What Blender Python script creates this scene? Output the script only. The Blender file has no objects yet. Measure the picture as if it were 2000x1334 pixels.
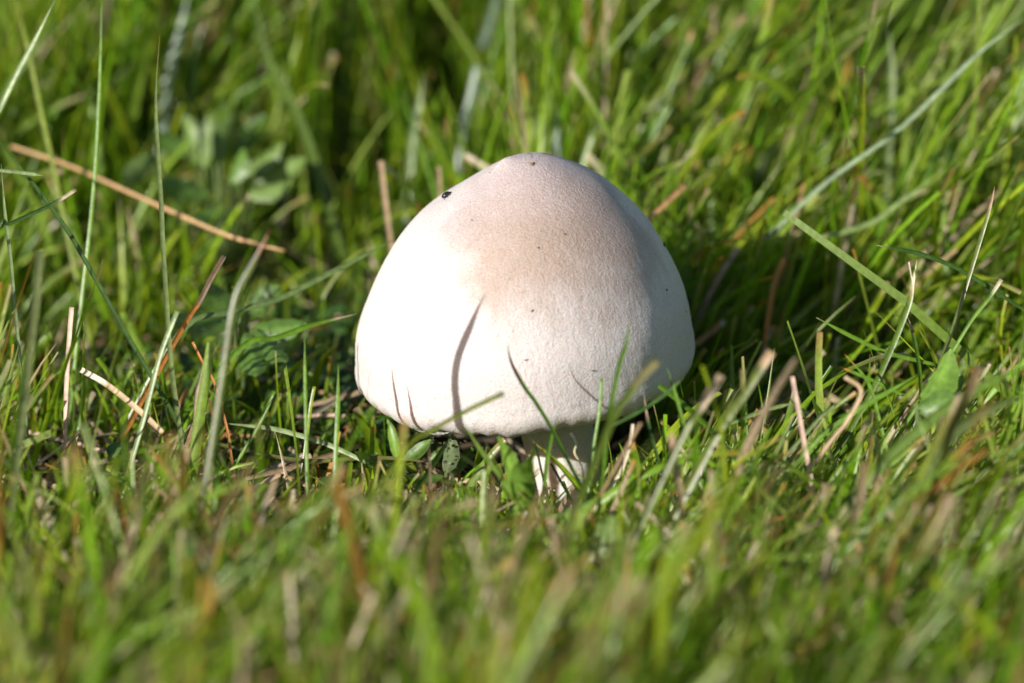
import bpy, math, random
import numpy as np
from mathutils import Vector
from mathutils.bvhtree import BVHTree

# ------------------------------------------------------------------ camera, sky, sun, exposure
SC = bpy.context.scene
COL = SC.collection
PITCH = math.radians(22.0)
DIST = 1.59                      # camera to mushroom
PX = 0.0902e-3                   # metres per photo pixel at the mushroom
RIGHT = np.array([1.0, 0, 0])
UP = np.array([0, math.sin(PITCH), math.cos(PITCH)])
FWD = np.array([0, math.cos(PITCH), -math.sin(PITCH)])
BASE_PX = (1130.0, 990.0)        # where the foot of the stem (world origin) sits
CAM = (1000 - BASE_PX[0]) * PX * RIGHT + (BASE_PX[1] - 667) * PX * UP - DIST * FWD

cam_data = bpy.data.cameras.new('camera')
cam = bpy.data.objects.new('camera', cam_data)
COL.objects.link(cam)
cam.location = CAM
cam.rotation_euler = (math.pi / 2 - PITCH, 0, 0)
cam_data.sensor_width = 22.7
cam_data.lens = 22.7 * DIST / (2000 * PX)
cam_data.clip_start = 0.05
cam_data.clip_end = 500
cam_data.dof.use_dof = True
cam_data.dof.focus_distance = DIST - 0.015
cam_data.dof.aperture_fstop = 6.0
cam_data.dof.aperture_blades = 0
SC.camera = cam

SUN_AZ = math.radians(48)        # left of the camera's back
SUN_EL = math.radians(27)
SUNV = np.array([-math.sin(SUN_AZ) * math.cos(SUN_EL), -math.cos(SUN_AZ) * math.cos(SUN_EL), math.sin(SUN_EL)])
world = bpy.data.worlds.new('World')
SC.world = world
world.use_nodes = True
wn = world.node_tree.nodes
sky = wn.new('ShaderNodeTexSky')
sky.sky_type = 'NISHITA'
sky.sun_disc = False
sky.sun_elevation = SUN_EL
sky.sun_rotation = math.atan2(SUNV[0], SUNV[1])
bg = wn['Background']
bg.inputs['Strength'].default_value = 0.075
world.node_tree.links.new(sky.outputs[0], bg.inputs['Color'])

sun_data = bpy.data.lights.new('sun', 'SUN')
sun_data.energy = 5.0
sun_data.angle = math.radians(0.53)
sun_data.color = (1.0, 0.94, 0.86)
sun = bpy.data.objects.new('sun', sun_data)
COL.objects.link(sun)
sun.rotation_euler = Vector(SUNV).to_track_quat('Z', 'Y').to_euler()
sun.location = Vector(SUNV * 2)

SC.view_settings.view_transform = 'Standard'
SC.view_settings.look = 'None'
SC.view_settings.gamma = 1
SC.view_settings.use_curve_mapping = False
SC.view_settings.exposure = 0.58
SC.render.engine = 'CYCLES'
SC.cycles.max_bounces = 5
SC.cycles.diffuse_bounces = 3
SC.cycles.glossy_bounces = 2
SC.cycles.transmission_bounces = 4
SC.cycles.sample_clamp_indirect = 4
SC.cycles.caustics_reflective = False
SC.cycles.caustics_refractive = False
SC.cycles.use_denoising = True
SC.cycles.denoiser = 'OPENIMAGEDENOISE'

rng = np.random.default_rng(11)
random.seed(5)

# ------------------------------------------------------------------ helpers
def at(px, py, d=0.0):
    """World point seen at photo pixel (px, py), d mm behind the plane through the foot of the stem."""
    k = (DIST + d * 1e-3)
    return CAM + ((px - 1000) * PX * RIGHT - (py - 667) * PX * UP) * k / DIST + k * FWD

def project(P):
    v = P - CAM
    k = v @ FWD
    return 1000 + (v @ RIGHT) / k * DIST / PX, 667 - (v @ UP) / k * DIST / PX, k - DIST

def tag(o, label=None, cat=None, group=None, kind=None):
    if label: o['label'] = label
    if cat: o['category'] = cat
    if group: o['group'] = group
    if kind: o['kind'] = kind
    return o

def mesh_obj(name, verts, faces, mat, parent=None, cols=None, smooth=True):
    me = bpy.data.meshes.new(name)
    verts = np.asarray(verts, np.float32)
    if isinstance(faces, np.ndarray):
        n = len(faces); k = faces.shape[1]
        me.vertices.add(len(verts)); me.vertices.foreach_set('co', verts.ravel())
        me.loops.add(n * k); me.loops.foreach_set('vertex_index', faces.astype(np.int32).ravel())
        me.polygons.add(n); me.polygons.foreach_set('loop_start', np.arange(0, n * k, k, dtype=np.int32))
        me.polygons.foreach_set('loop_total', np.full(n, k, np.int32))
        me.update(calc_edges=True)
    else:
        me.from_pydata([tuple(map(float, v)) for v in verts], [], faces)
    if smooth:
        me.polygons.foreach_set('use_smooth', np.ones(len(me.polygons), bool))
    if cols is not None:
        c = np.ones((len(verts), 4), np.float32); c[:, :3] = cols
        a = me.color_attributes.new('tint', 'FLOAT_COLOR', 'POINT')
        a.data.foreach_set('color', c.ravel())
    me.materials.append(mat)
    o = bpy.data.objects.new(name, me)
    COL.objects.link(o)
    if parent: o.parent = parent
    return o

def node_mat(name):
    m = bpy.data.materials.new(name)
    m.use_nodes = True
    nt = m.node_tree
    for n in list(nt.nodes): nt.nodes.remove(n)
    out = nt.nodes.new('ShaderNodeOutputMaterial')
    return m, nt, out

def N(nt, typ, **kw):
    n = nt.nodes.new(typ)
    for k, v in kw.items():
        if k in n.inputs.keys() and not hasattr(n, k): n.inputs[k].default_value = v
        else: setattr(n, k, v)
    return n

def math_node(nt, op, a, b=None, clamp=False):
    n = nt.nodes.new('ShaderNodeMath'); n.operation = op; n.use_clamp = clamp
    for i, v in enumerate((a, b)):
        if v is None: continue
        if isinstance(v, (int, float)): n.inputs[i].default_value = v
        else: nt.links.new(v, n.inputs[i])
    return n.outputs[0]

def mix_col(nt, fac, a, b, mode='MIX'):
    n = nt.nodes.new('ShaderNodeMix'); n.data_type = 'RGBA'; n.blend_type = mode
    for sock, v in ((n.inputs[0], fac), (n.inputs[6], a), (n.inputs[7], b)):
        if isinstance(v, (int, float)): sock.default_value = v
        elif isinstance(v, tuple): sock.default_value = (*v, 1)
        else: nt.links.new(v, sock)
    return n.outputs[2]

# ------------------------------------------------------------------ materials
def plant_material(name, transl=0.46, rough=0.34, spec=0.5):
    m, nt, out = node_mat(name)
    lk = nt.links.new
    a = N(nt, 'ShaderNodeAttribute', attribute_name='tint')
    tc = N(nt, 'ShaderNodeTexCoord')
    nz = N(nt, 'ShaderNodeTexNoise'); nz.inputs['Scale'].default_value = 900; nz.inputs['Detail'].default_value = 3
    lk(tc.outputs['Object'], nz.inputs['Vector'])
    v = N(nt, 'ShaderNodeMapRange'); v.inputs[1].default_value = .3; v.inputs[2].default_value = .7
    v.inputs[3].default_value = .78; v.inputs[4].default_value = 1.2
    lk(nz.outputs[0], v.inputs[0])
    col = mix_col(nt, 1.0, a.outputs['Color'], v.outputs[0], 'MULTIPLY')
    p = N(nt, 'ShaderNodeBsdfPrincipled')
    lk(col, p.inputs['Base Color'])
    p.inputs['Roughness'].default_value = rough
    p.inputs['Specular IOR Level'].default_value = spec
    bp = N(nt, 'ShaderNodeBump'); bp.inputs['Strength'].default_value = .25; bp.inputs['Distance'].default_value = .0002
    lk(nz.outputs[0], bp.inputs['Height']); lk(bp.outputs[0], p.inputs['Normal'])
    t = N(nt, 'ShaderNodeBsdfTranslucent')
    tcol = mix_col(nt, 1.0, col, (1.35, 1.3, .75), 'MULTIPLY')
    lk(tcol, t.inputs['Color'])
    mx = N(nt, 'ShaderNodeMixShader'); mx.inputs[0].default_value = transl
    lk(p.outputs[0], mx.inputs[1]); lk(t.outputs[0], mx.inputs[2]); lk(mx.outputs[0], out.inputs['Surface'])
    return m

M_GRASS = plant_material('grass_blade_surface')
M_DRY = plant_material('dry_straw_surface', .18, .5, .35)
M_LEAF = plant_material('weed_leaf_surface', .3, .42, .45)

def soil_material():
    m, nt, out = node_mat('lawn_soil')
    lk = nt.links.new
    tc = N(nt, 'ShaderNodeTexCoord')
    n1 = N(nt, 'ShaderNodeTexNoise'); n1.inputs['Scale'].default_value = 220; n1.inputs['Detail'].default_value = 8
    lk(tc.outputs['Object'], n1.inputs['Vector'])
    cr = N(nt, 'ShaderNodeValToRGB')
    e = cr.color_ramp.elements
    e[0].position = .3; e[0].color = (.018, .012, .007, 1)
    e[1].position = .75; e[1].color = (.07, .048, .028, 1)
    lk(n1.outputs[0], cr.inputs[0])
    # far lawn colour beyond the modelled blades
    sp = N(nt, 'ShaderNodeVectorMath', operation='LENGTH'); lk(tc.outputs['Object'], sp.inputs[0])
    mr = N(nt, 'ShaderNodeMapRange'); mr.inputs[1].default_value = .8; mr.inputs[2].default_value = 1.8
    lk(sp.outputs['Value'], mr.inputs[0])
    n2 = N(nt, 'ShaderNodeTexNoise'); n2.inputs['Scale'].default_value = 30; n2.inputs['Detail'].default_value = 8
    lk(tc.outputs['Object'], n2.inputs['Vector'])
    g = mix_col(nt, n2.outputs[0], (.05, .10, .015), (.11, .15, .03))
    c = mix_col(nt, mr.outputs[0], cr.outputs[0], g)
    p = N(nt, 'ShaderNodeBsdfPrincipled'); p.inputs['Roughness'].default_value = .9
    lk(c, p.inputs['Base Color'])
    bp = N(nt, 'ShaderNodeBump'); bp.inputs['Distance'].default_value = .002; bp.inputs['Strength'].default_value = .8
    lk(n1.outputs[0], bp.inputs['Height']); lk(bp.outputs[0], p.inputs['Normal'])
    lk(p.outputs[0], out.inputs['Surface'])
    return m

def simple_mat(name, col, rough=.5, spec=.5):
    m, nt, out = node_mat(name)
    tc = N(nt, 'ShaderNodeTexCoord')
    nz = N(nt, 'ShaderNodeTexNoise'); nz.inputs['Scale'].default_value = 3000
    nt.links.new(tc.outputs['Object'], nz.inputs['Vector'])
    c = mix_col(nt, nz.outputs[0], tuple(x * .7 for x in col), tuple(x * 1.3 for x in col))
    p = N(nt, 'ShaderNodeBsdfPrincipled'); p.inputs['Roughness'].default_value = rough
    p.inputs['Specular IOR Level'].default_value = spec
    nt.links.new(c, p.inputs['Base Color']); nt.links.new(p.outputs[0], out.inputs['Surface'])
    return m

def mushroom_material(name, kind):
    m, nt, out = node_mat(name)
    lk = nt.links.new
    tc = N(nt, 'ShaderNodeTexCoord'); ob = tc.outputs['Object']
    def noise(scale, detail=2, rough=.5, vec=ob):
        n = N(nt, 'ShaderNodeTexNoise'); n.inputs['Scale'].default_value = scale
        n.inputs['Detail'].default_value = detail; n.inputs['Roughness'].default_value = rough
        lk(vec, n.inputs['Vector']); return n.outputs[0]
    fine = noise(2600, 3, .65)
    mid = noise(700, 3)
    big = noise(110, 4)
    # felt drawn out along the cap's meridians
    mp = N(nt, 'ShaderNodeMapping'); mp.inputs['Scale'].default_value = (1, 1, .28); lk(ob, mp.inputs['Vector'])
    mp2 = N(nt, 'ShaderNodeMapping'); mp2.inputs['Scale'].default_value = (1, 1, .2); lk(ob, mp2.inputs['Vector'])
    streak = noise(420, 5, .6, mp2.outputs[0])
    fib = noise(1500, 2, .5, mp.outputs[0])
    p = N(nt, 'ShaderNodeBsdfPrincipled')
    base = (.615, .56, .545)
    if kind == 'cap':
        def blob(c, r0, r1, sc=(1, 1, 1)):
            mpp = N(nt, 'ShaderNodeMapping'); mpp.vector_type = 'POINT'
            sub = N(nt, 'ShaderNodeVectorMath', operation='SUBTRACT'); lk(ob, sub.inputs[0]); sub.inputs[1].default_value = c
            ml = N(nt, 'ShaderNodeVectorMath', operation='MULTIPLY'); lk(sub.outputs[0], ml.inputs[0]); ml.inputs[1].default_value = sc
            ln = N(nt, 'ShaderNodeVectorMath', operation='LENGTH'); lk(ml.outputs[0], ln.inputs[0])
            dist = math_node(nt, 'ADD', ln.outputs['Value'], math_node(nt, 'ADD', math_node(nt, 'MULTIPLY', math_node(nt, 'SUBTRACT', big, .5), .020), math_node(nt, 'MULTIPLY', math_node(nt, 'SUBTRACT', streak, .5), .012)))
            r = N(nt, 'ShaderNodeMapRange', interpolation_type='SMOOTHSTEP')
            r.inputs[1].default_value = r0; r.inputs[2].default_value = r1; r.inputs[3].default_value = 1; r.inputs[4].default_value = 0
            lk(dist, r.inputs[0]); return r.outputs[0]
        c = mix_col(nt, blob((.004, -.010, .034), .006, .030), base, (.45, .378, .372))
        tan = math_node(nt, 'MULTIPLY', blob((.0075, -.017, .0250), .001, .0205, (.72, .8, 1.2)), .78)
        c = mix_col(nt, tan, c, (.40, .295, .225))
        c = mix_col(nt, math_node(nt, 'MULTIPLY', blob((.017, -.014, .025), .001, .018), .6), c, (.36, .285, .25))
        c = mix_col(nt, math_node(nt, 'MULTIPLY', blob((.0088, .0035, .0352), .0004, .0026, (.6, 1, 1.6)), .75), c, (.16, .11, .09))
        # tiny brown scale points
        vo = N(nt, 'ShaderNodeTexVoronoi'); vo.inputs['Scale'].default_value = 620; lk(ob, vo.inputs['Vector'])
        sp = N(nt, 'ShaderNodeMapRange'); sp.inputs[1].default_value = .05; sp.inputs[2].default_value = .17
        sp.inputs[3].default_value = 1; sp.inputs[4].default_value = 0; lk(vo.outputs['Distance'], sp.inputs[0])
        zsep = N(nt, 'ShaderNodeSeparateXYZ'); lk(ob, zsep.inputs[0])
        zz = N(nt, 'ShaderNodeMapRange'); zz.inputs[1].default_value = .010; zz.inputs[2].default_value = .022; lk(zsep.outputs[2], zz.inputs[0])
        c = mix_col(nt, math_node(nt, 'MULTIPLY', math_node(nt, 'MULTIPLY', sp.outputs[0], zz.outputs[0]), .35), c, (.36, .22, .14))
    else:
        c = mix_col(nt, big, (.74, .69, .63), (.64, .57, .49))
    gr = N(nt, 'ShaderNodeMapRange'); gr.inputs[1].default_value = .3; gr.inputs[2].default_value = .7
    gr.inputs[3].default_value = .80; gr.inputs[4].default_value = 1.12; lk(fine, gr.inputs[0])
    c = mix_col(nt, 1.0, c, gr.outputs[0], 'MULTIPLY')
    lk(c, p.inputs['Base Color'])
    p.inputs['Roughness'].default_value = .5
    p.inputs['Specular IOR Level'].default_value = .35
    p.inputs['Subsurface Weight'].default_value = .6
    p.inputs['Subsurface Radius'].default_value = (1.0, .55, .4)
    p.inputs['Subsurface Scale'].default_value = .0032
    h = math_node(nt, 'ADD', math_node(nt, 'MULTIPLY', fine, 1.0), math_node(nt, 'ADD', math_node(nt, 'MULTIPLY', fib, .55), math_node(nt, 'MULTIPLY', mid, .35)))
    bp = N(nt, 'ShaderNodeBump'); bp.inputs['Strength'].default_value = .85; bp.inputs['Distance'].default_value = .00028
    lk(h, bp.inputs['Height']); lk(bp.outputs[0], p.inputs['Normal'])
    lk(p.outputs[0], out.inputs['Surface'])
    return m

def dew_material():
    m, nt, out = node_mat('dew_water')
    p = N(nt, 'ShaderNodeBsdfPrincipled')
    p.inputs['Base Color'].default_value = (1, 1, 1, 1); p.inputs['Roughness'].default_value = .12
    p.inputs['IOR'].default_value = 1.33; p.inputs['Transmission Weight'].default_value = 1
    nt.links.new(p.outputs[0], out.inputs['Surface'])
    return m

# ------------------------------------------------------------------ ground
def ground_h(x, y):
    return (0.0022 * np.sin(x * 61 + 1.3) * np.cos(y * 47 + .4) + 0.0012 * np.sin(x * 143 + y * 97)
            + 0.006 * np.exp(-(((x - .09) / .06) ** 2 + ((y + .04) / .06) ** 2))) * np.exp(-((x * x + y * y) / .5)) \
            - 0.0012 * np.exp(-((x * x + y * y) / .0006))

def build_ground():
    t = np.linspace(-1, 1, 241)
    c = np.sign(t) * (0.35 * np.abs(t) + 80 * np.abs(t) ** 14)
    X, Y = np.meshgrid(c, c + .03)
    Z = ground_h(X, Y) + np.where(np.hypot(X, Y) < .4, rng.normal(0, .0004, X.shape), 0)
    v = np.stack([X, Y, Z], -1).reshape(-1, 3)
    n = len(t); i = np.arange(n * n).reshape(n, n)
    f = np.stack([i[:-1, :-1], i[:-1, 1:], i[1:, 1:], i[1:, :-1]], -1).reshape(-1, 4)
    o = mesh_obj('ground', v, f, soil_material())
    tag(o, 'dark moist soil underneath the lawn', 'ground', kind='structure')
build_ground()

# ------------------------------------------------------------------ mushroom
FR = np.array([0, .1, .2, .3, .42, .55, .68, .8, .9, .97, .99, 1.0])
ZL = np.array([35.924, 33.996, 32.121, 30.257, 28.049, 25.59, 21.707, 16.492, 10.761, 5.9, 3.3, 0])
ZR = np.array([35.924, 35.825, 35.458, 34.395, 32.348, 29.608, 25.578, 20.797, 14.5, 8.3, 4.5, 0])
R_L, R_R = 30.178, 29.439
CAP_ROLL = 0.092
CAP_C = at(1025, 672, 0) + np.array([.000314, 0, -.000664])

def pchip(x, xp, yp):
    h = np.diff(xp); d = np.diff(yp) / h; m = np.zeros_like(yp)
    ok = d[:-1] * d[1:] > 0
    m[1:-1] = np.where(ok, 2 * d[:-1] * d[1:] / np.where(ok, d[:-1] + d[1:], 1), 0)
    m[-1] = d[-1]
    i = np.clip(np.searchsorted(xp, x) - 1, 0, len(h) - 1); t = (x - xp[i]) / h[i]
    return (2 * t**3 - 3 * t**2 + 1) * yp[i] + (t**3 - 2 * t**2 + t) * h[i] * m[i] + (-2 * t**3 + 3 * t**2) * yp[i + 1] + (t**3 - t**2) * h[i] * m[i + 1]

def smooth_noise1(x, freqs, seed):
    r = np.random.default_rng(seed); o = 0
    for f in freqs: o = o + r.normal() / 1.0 * np.sin(f * x + r.uniform(0, 6.28))
    return o / len(freqs)

def build_mushroom():
    root = bpy.data.objects.new('mushroom', None)
    COL.objects.link(root); root.empty_display_size = .01
    tag(root, 'white domed mushroom with tan crown standing alone in the grass', 'mushroom')
    nf = 288
    f = np.linspace(0, 2 * np.pi, nf, endpoint=False)
    w = (1 - np.cos(f)) / 2
    u = np.concatenate([np.linspace(0, .9, 64)[1:], 1 - np.geomspace(.1, 2e-4, 34)[1:], [1.0]])
    zl, zr = pchip(u, FR, ZL), pchip(u, FR, ZR)
    r = R_L * w + R_R * (1 - w)
    rr = u[:, None] * r; zz = zl[:, None] * w + zr[:, None] * (1 - w)
    # rolled rim, then the underside towards the stem
    low = np.array([(1.004, -.9), (1.006, -1.7), (1.002, -2.6), (.992, -3.4), (.976, -4.15), (.955, -4.75), (.93, -5.25), (.905, -5.6),
                    (.885, -5.75), (.868, -5.6), (.855, -5.1), (.84, -4.2), (.80, -2.4), (.7, .5), (.55, 2.6), (.35, 3.6), (.15, 4.0)])
    rim_w = smooth_noise1(f, (2, 3, 5, 9, 17), 3)
    k = np.clip((-low[:, 1]) / 5.6, 0, 1)
    rr = np.vstack([rr, low[:, :1] * r * (1 + .012 * k[:, None] * rim_w)])
    zz = np.vstack([zz, low[:, 1:2] * (1 + .10 * rim_w + .05 * smooth_noise1(f, (23, 31, 47, 61), 8))])
    # lumps and soft vertical wrinkles towards the rim
    F = np.broadcast_to(f, rr.shape); ZZ = zz
    wr = np.clip((14 - ZZ) / 16, 0, 1) * np.clip((rr / 29 - .55) / .3, 0, 1)
    wrk = smooth_noise1(F, (29, 41, 53, 67), 21) * .06 + smooth_noise1(F + ZZ * .012, (90, 120, 151), 5) * .035
    lum = smooth_noise1(F * 1 + 0, (3, 4, 7), 9) * .35 * np.clip(rr / 25, 0, 1)
    gr = rng.normal(0, .022, rr.shape)
    rr = rr + wr * wrk + lum * np.clip(rr / 29, 0, 1) * .25 + gr
    x = rr * np.cos(F); y = rr * np.sin(F)
    V = np.stack([x, y, zz], -1).reshape(-1, 3) * 1e-3
    V = np.vstack([V, [[0, 0, ZL[0] * 1e-3]]])
    m = len(rr)
    i = np.arange(m * nf).reshape(m, nf); j = np.roll(i, -1, 1)
    faces = np.stack([i[:-1], i[1:], j[1:], j[:-1]], -1).reshape(-1, 4).tolist()
    top = m * nf
    faces += [[top, int(i[0, q]), int(j[0, q])] for q in range(nf)]
    cap = mesh_obj('cap', V, faces, mushroom_material('mushroom_skin', 'cap'), root)
    cap.location = CAP_C; cap.rotation_euler = (0, -CAP_ROLL, 0)
    # gills
    gv, gf = [], []
    for q in range(150):
        a = q / 150 * 2 * math.pi; rad = R_L * math.sin(a / 2) ** 2 + R_R * math.cos(a / 2) ** 2
        pts = [(.28, 3.6, 1.5), (.55, 2.5, -1.0), (.78, -1.2, -3.2), (.84, -3.9, -4.2)]
        b = len(gv)
        for (s, zt, zb) in pts:
            gv.append((s * rad * math.cos(a) * 1e-3, s * rad * math.sin(a) * 1e-3, zt * 1e-3))
            gv.append((s * rad * math.cos(a) * 1e-3, s * rad * math.sin(a) * 1e-3, zb * 1e-3))
        for s in range(3): gf.append([b + 2 * s, b + 2 * s + 1, b + 2 * s + 3, b + 2 * s + 2])
    g = mesh_obj('gill', gv, gf, simple_mat('gill_flesh', (.42, .30, .26), .7, .2), cap, smooth=False)
    tag(g, 'closely packed pinkish brown gills under the cap', kind='stuff')
    # ragged remains of the veil on the left of the rim
    vv, vf = [], []
    n = 46
    for q in range(n):
        t = q / (n - 1); a = math.radians(180 + 34 + 24 * t)
        rad = (R_L * .905)
        env = math.sin(math.pi * t) ** .6
        drop = env * (.7 + .5 * random.random()) * 1.0
        for (dr, dz) in ((.4, .3), (0.15, -drop * .55), (-.25, -drop), (-.9, -drop * .4)):
            jr = random.uniform(-.1, .1)
            vv.append(((rad + dr + jr) * math.cos(a) * 1e-3, (rad + dr + jr) * math.sin(a) * 1e-3, (-5.55 + dz) * 1e-3))
        if q:
            for s in range(3):
                b = (q - 1) * 4 + s; vf.append([b, b + 1, b + 5, b + 4])
    mesh_obj('veil_remnant', vv, vf, mushroom_material('veil_skin', 'stem'), cap)
    # stem: leans a little left as it rises
    zs = np.array([-4, -1, 2, 6, 10, 14, 18, 22, 26, 30, 33])
    foot = at(1122, 990, 0); topp = CAP_C + np.array([.0010, 0, .0045])
    rad = np.array([4.6, 5.4, 5.6, 5.9, 6.3, 6.7, 7.1, 7.5, 7.8, 8.2, 8.8])
    ns = 64; a = np.linspace(0, 2 * np.pi, ns, endpoint=False)
    sv = []
    H = (topp[2] - foot[2]) * 1e3
    zfine = np.linspace(-4, H, 40)
    for z in zfine:
        t = max(0, z / H); ctr = foot * (1 - t) + topp * t
        rd = np.interp(z, zs, rad) * (1 + .035 * smooth_noise1(a + z * .02, (3, 5, 9, 14), 12) + .02 * math.sin(z * .9)) + rng.normal(0, .04, ns)
        if z < 3: rd = rd + .25 * rng.random(ns)
        for q in range(ns):
            sv.append((ctr[0] + rd[q] * 1e-3 * math.cos(a[q]), ctr[1] + rd[q] * 1e-3 * math.sin(a[q]), foot[2] + z * 1e-3))
    i = np.arange(len(zfine) * ns).reshape(-1, ns); j = np.roll(i, -1, 1)
    sf = np.stack([i[:-1], j[:-1], j[1:], i[1:]], -1).reshape(-1, 4)
    mesh_obj('stem', sv, sf, mushroom_material('stem_skin', 'stem'), root)
    return root, cap, V, faces
MUSH, CAP, CAPV, CAPF = build_mushroom()
_c, _s = math.cos(CAP_ROLL), math.sin(CAP_ROLL)
CAPW = np.stack([CAPV[:, 0] * _c - CAPV[:, 2] * _s, CAPV[:, 1], CAPV[:, 0] * _s + CAPV[:, 2] * _c], -1) + CAP_C
BVH = BVHTree.FromPolygons([tuple(v) for v in CAPW], CAPF)

def on_cap(px, py):
    d = Vector(at(px, py, 0) - CAM).normalized()
    loc, nor, _, _ = BVH.ray_cast(Vector(CAM), d)
    return loc, nor

# ------------------------------------------------------------------ grass blades
GREENS = np.array([(.21, .33, .013), (.17, .32, .012), (.12, .26, .010), (.27, .35, .018), (.20, .31, .035), (.28, .37, .07)])
DRYS = np.array([(.42, .31, .18), (.48, .35, .25), (.36, .22, .09), (.40, .19, .05), (.52, .43, .31), (.26, .16, .09)])

def blade_mesh(root, L, az, th0, kap, W, tw0, tw1, cut, col, tipcol, tiplen, K, flat=False, drop=None):
    n = len(L); s = np.linspace(0, 1, K + 1)
    th = th0[:, None] + kap[:, None] * s[None, :] ** 1.3
    ca, sa = np.cos(az)[:, None], np.sin(az)[:, None]
    T = np.stack([np.sin(th) * ca, np.sin(th) * sa, np.cos(th)], -1)
    step = (L / K)[:, None, None] * (T[:, :-1] + T[:, 1:]) * .5
    P = np.concatenate([np.zeros((n, 1, 3)), np.cumsum(step, 1)], 1) + root[:, None, :]
    B = np.stack([-sa + 0 * th, ca + 0 * th, 0 * th], -1)
    Nn = np.cross(B, T)
    ps = tw0[:, None] + tw1[:, None] * s
    WD = B * np.cos(ps)[..., None] + Nn * np.sin(ps)[..., None]
    FN = np.cross(T, WD)
    pointed = (.72 + .28 * np.minimum(1, s / .25)) * np.maximum(.05, 1 - s ** 2.6) 
    blunt = (.72 + .28 * np.minimum(1, s / .25)) * (1 - .3 * s ** 3)
    prof = np.where(cut[:, None], blunt, pointed) * W[:, None]
    if flat:
        V = np.stack([P - WD * prof[..., None] * .5, P + WD * prof[..., None] * .5], 2); m = 2
    else:
        V = np.stack([P - WD * prof[..., None] * .5, P + FN * prof[..., None] * .22, P + WD * prof[..., None] * .5], 2); m = 3
    tipm = np.clip((s[None, :] - (1 - tiplen[:, None])) / .06, 0, 1)[..., None]
    C = col[:, None, :] * (1 - tipm) + tipcol[:, None, :] * tipm
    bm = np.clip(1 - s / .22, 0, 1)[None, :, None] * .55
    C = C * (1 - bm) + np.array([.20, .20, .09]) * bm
    C = np.repeat(C[:, :, None, :], m, 2)
    idx = np.arange(n * (K + 1) * m).reshape(n, K + 1, m)
    F = np.stack([idx[:, :-1, :-1], idx[:, :-1, 1:], idx[:, 1:, 1:], idx[:, 1:, :-1]], -1).reshape(-1, 4)
    return P, V, C, F

def sstep(x, a, b):
    t = np.clip((x - a) / (b - a), 0, 1); return t * t * (3 - 2 * t)

def patch_noise(x, y, seed, f=60):
    r = np.random.default_rng(seed); o = 0
    for k in range(6):
        a = r.uniform(0, 6.28); ff = f * r.uniform(.5, 1.6)
        o = o + np.sin((x * math.cos(a) + y * math.sin(a)) * ff + r.uniform(0, 6.28))
    return o / 6

def lawn_fields(x, y):
    """height (m), density 0..1, lean direction and amount over the lawn"""
    X, Y = x * 1e3, y * 1e3
    pn = patch_noise(x, y, 4)
    h = 36 + 8 * pn
    h = h + 18 * sstep(Y, 45, 110) * (1 - .45 * sstep(X, -10, 60)) + 10 * sstep(-Y, 75, 115)
    h = h - 6 * sstep(-Y, 20, 60)
    h = h + 9 * sstep(X, 25, 70) * (1 - sstep(Y, 60, 120)) * (1 - .3 * sstep(-Y, 40, 90))
    dens = .85 + .3 * pn + .15 * sstep(Y, 45, 110) - .08 * sstep(-Y, 30, 60)
    fc = 1 - sstep(np.hypot((X + 30) / 52, (Y + 16) / 30), .6, 1.15)
    h = h * (1 - .38 * fc); dens = dens * (1 - .25 * fc)
    left = (1 - sstep(np.hypot((X + 68) / 58, (Y - 22) / 44), .65, 1.12))
    h = h * (1 - .46 * left); dens = dens * (1 - .48 * left)
    weedy = 1 - sstep(np.hypot((X + 82) / 40, (Y - 72) / 46), .6, 1.1)
    h = h * (1 - .5 * weedy); dens = dens * (1 - .35 * weedy)
    hole = (1 - sstep(np.hypot((X + 36) / 30, (Y - 50) / 36), .6, 1.1))
    dens = dens * (1 - .8 * hole)
    hol2 = 1 - sstep(np.hypot((X + 46) / 32, (Y - 88) / 38), .5, 1.1)
    h = h * (1 - .45 * hol2); dens = dens * (1 - .75 * hol2)
    sh = 1 - sstep(np.hypot((X - 56) / 48, (Y - 22) / 30), .5, 1.15)
    h = h * (1 - .38 * sh); dens = dens * (1 - .6 * sh)
    rf = 1 - sstep(np.hypot((X - 46) / 38, (Y + 8) / 30), .5, 1.15)
    h = h * (1 - .45 * rf); dens = dens * (1 - .35 * rf)
    near = 1 - sstep(np.hypot(X, Y), 8, 30)
    nf = 1 - .45 * sstep(-Y, 2, 14)
    h = h * (1 - .6 * near * nf); dens = dens * (1 - .7 * near * nf)
    dens = np.where(np.hypot(X, Y) < 7, 0, dens)
    right = sstep(X, -5, 50)
    lean = .16 + .42 * right + .15 * sstep(-Y, 10, 60)
    return np.maximum(h, 8) * 1e-3, np.clip(dens * .88, .03, 1), right, lean

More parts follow.
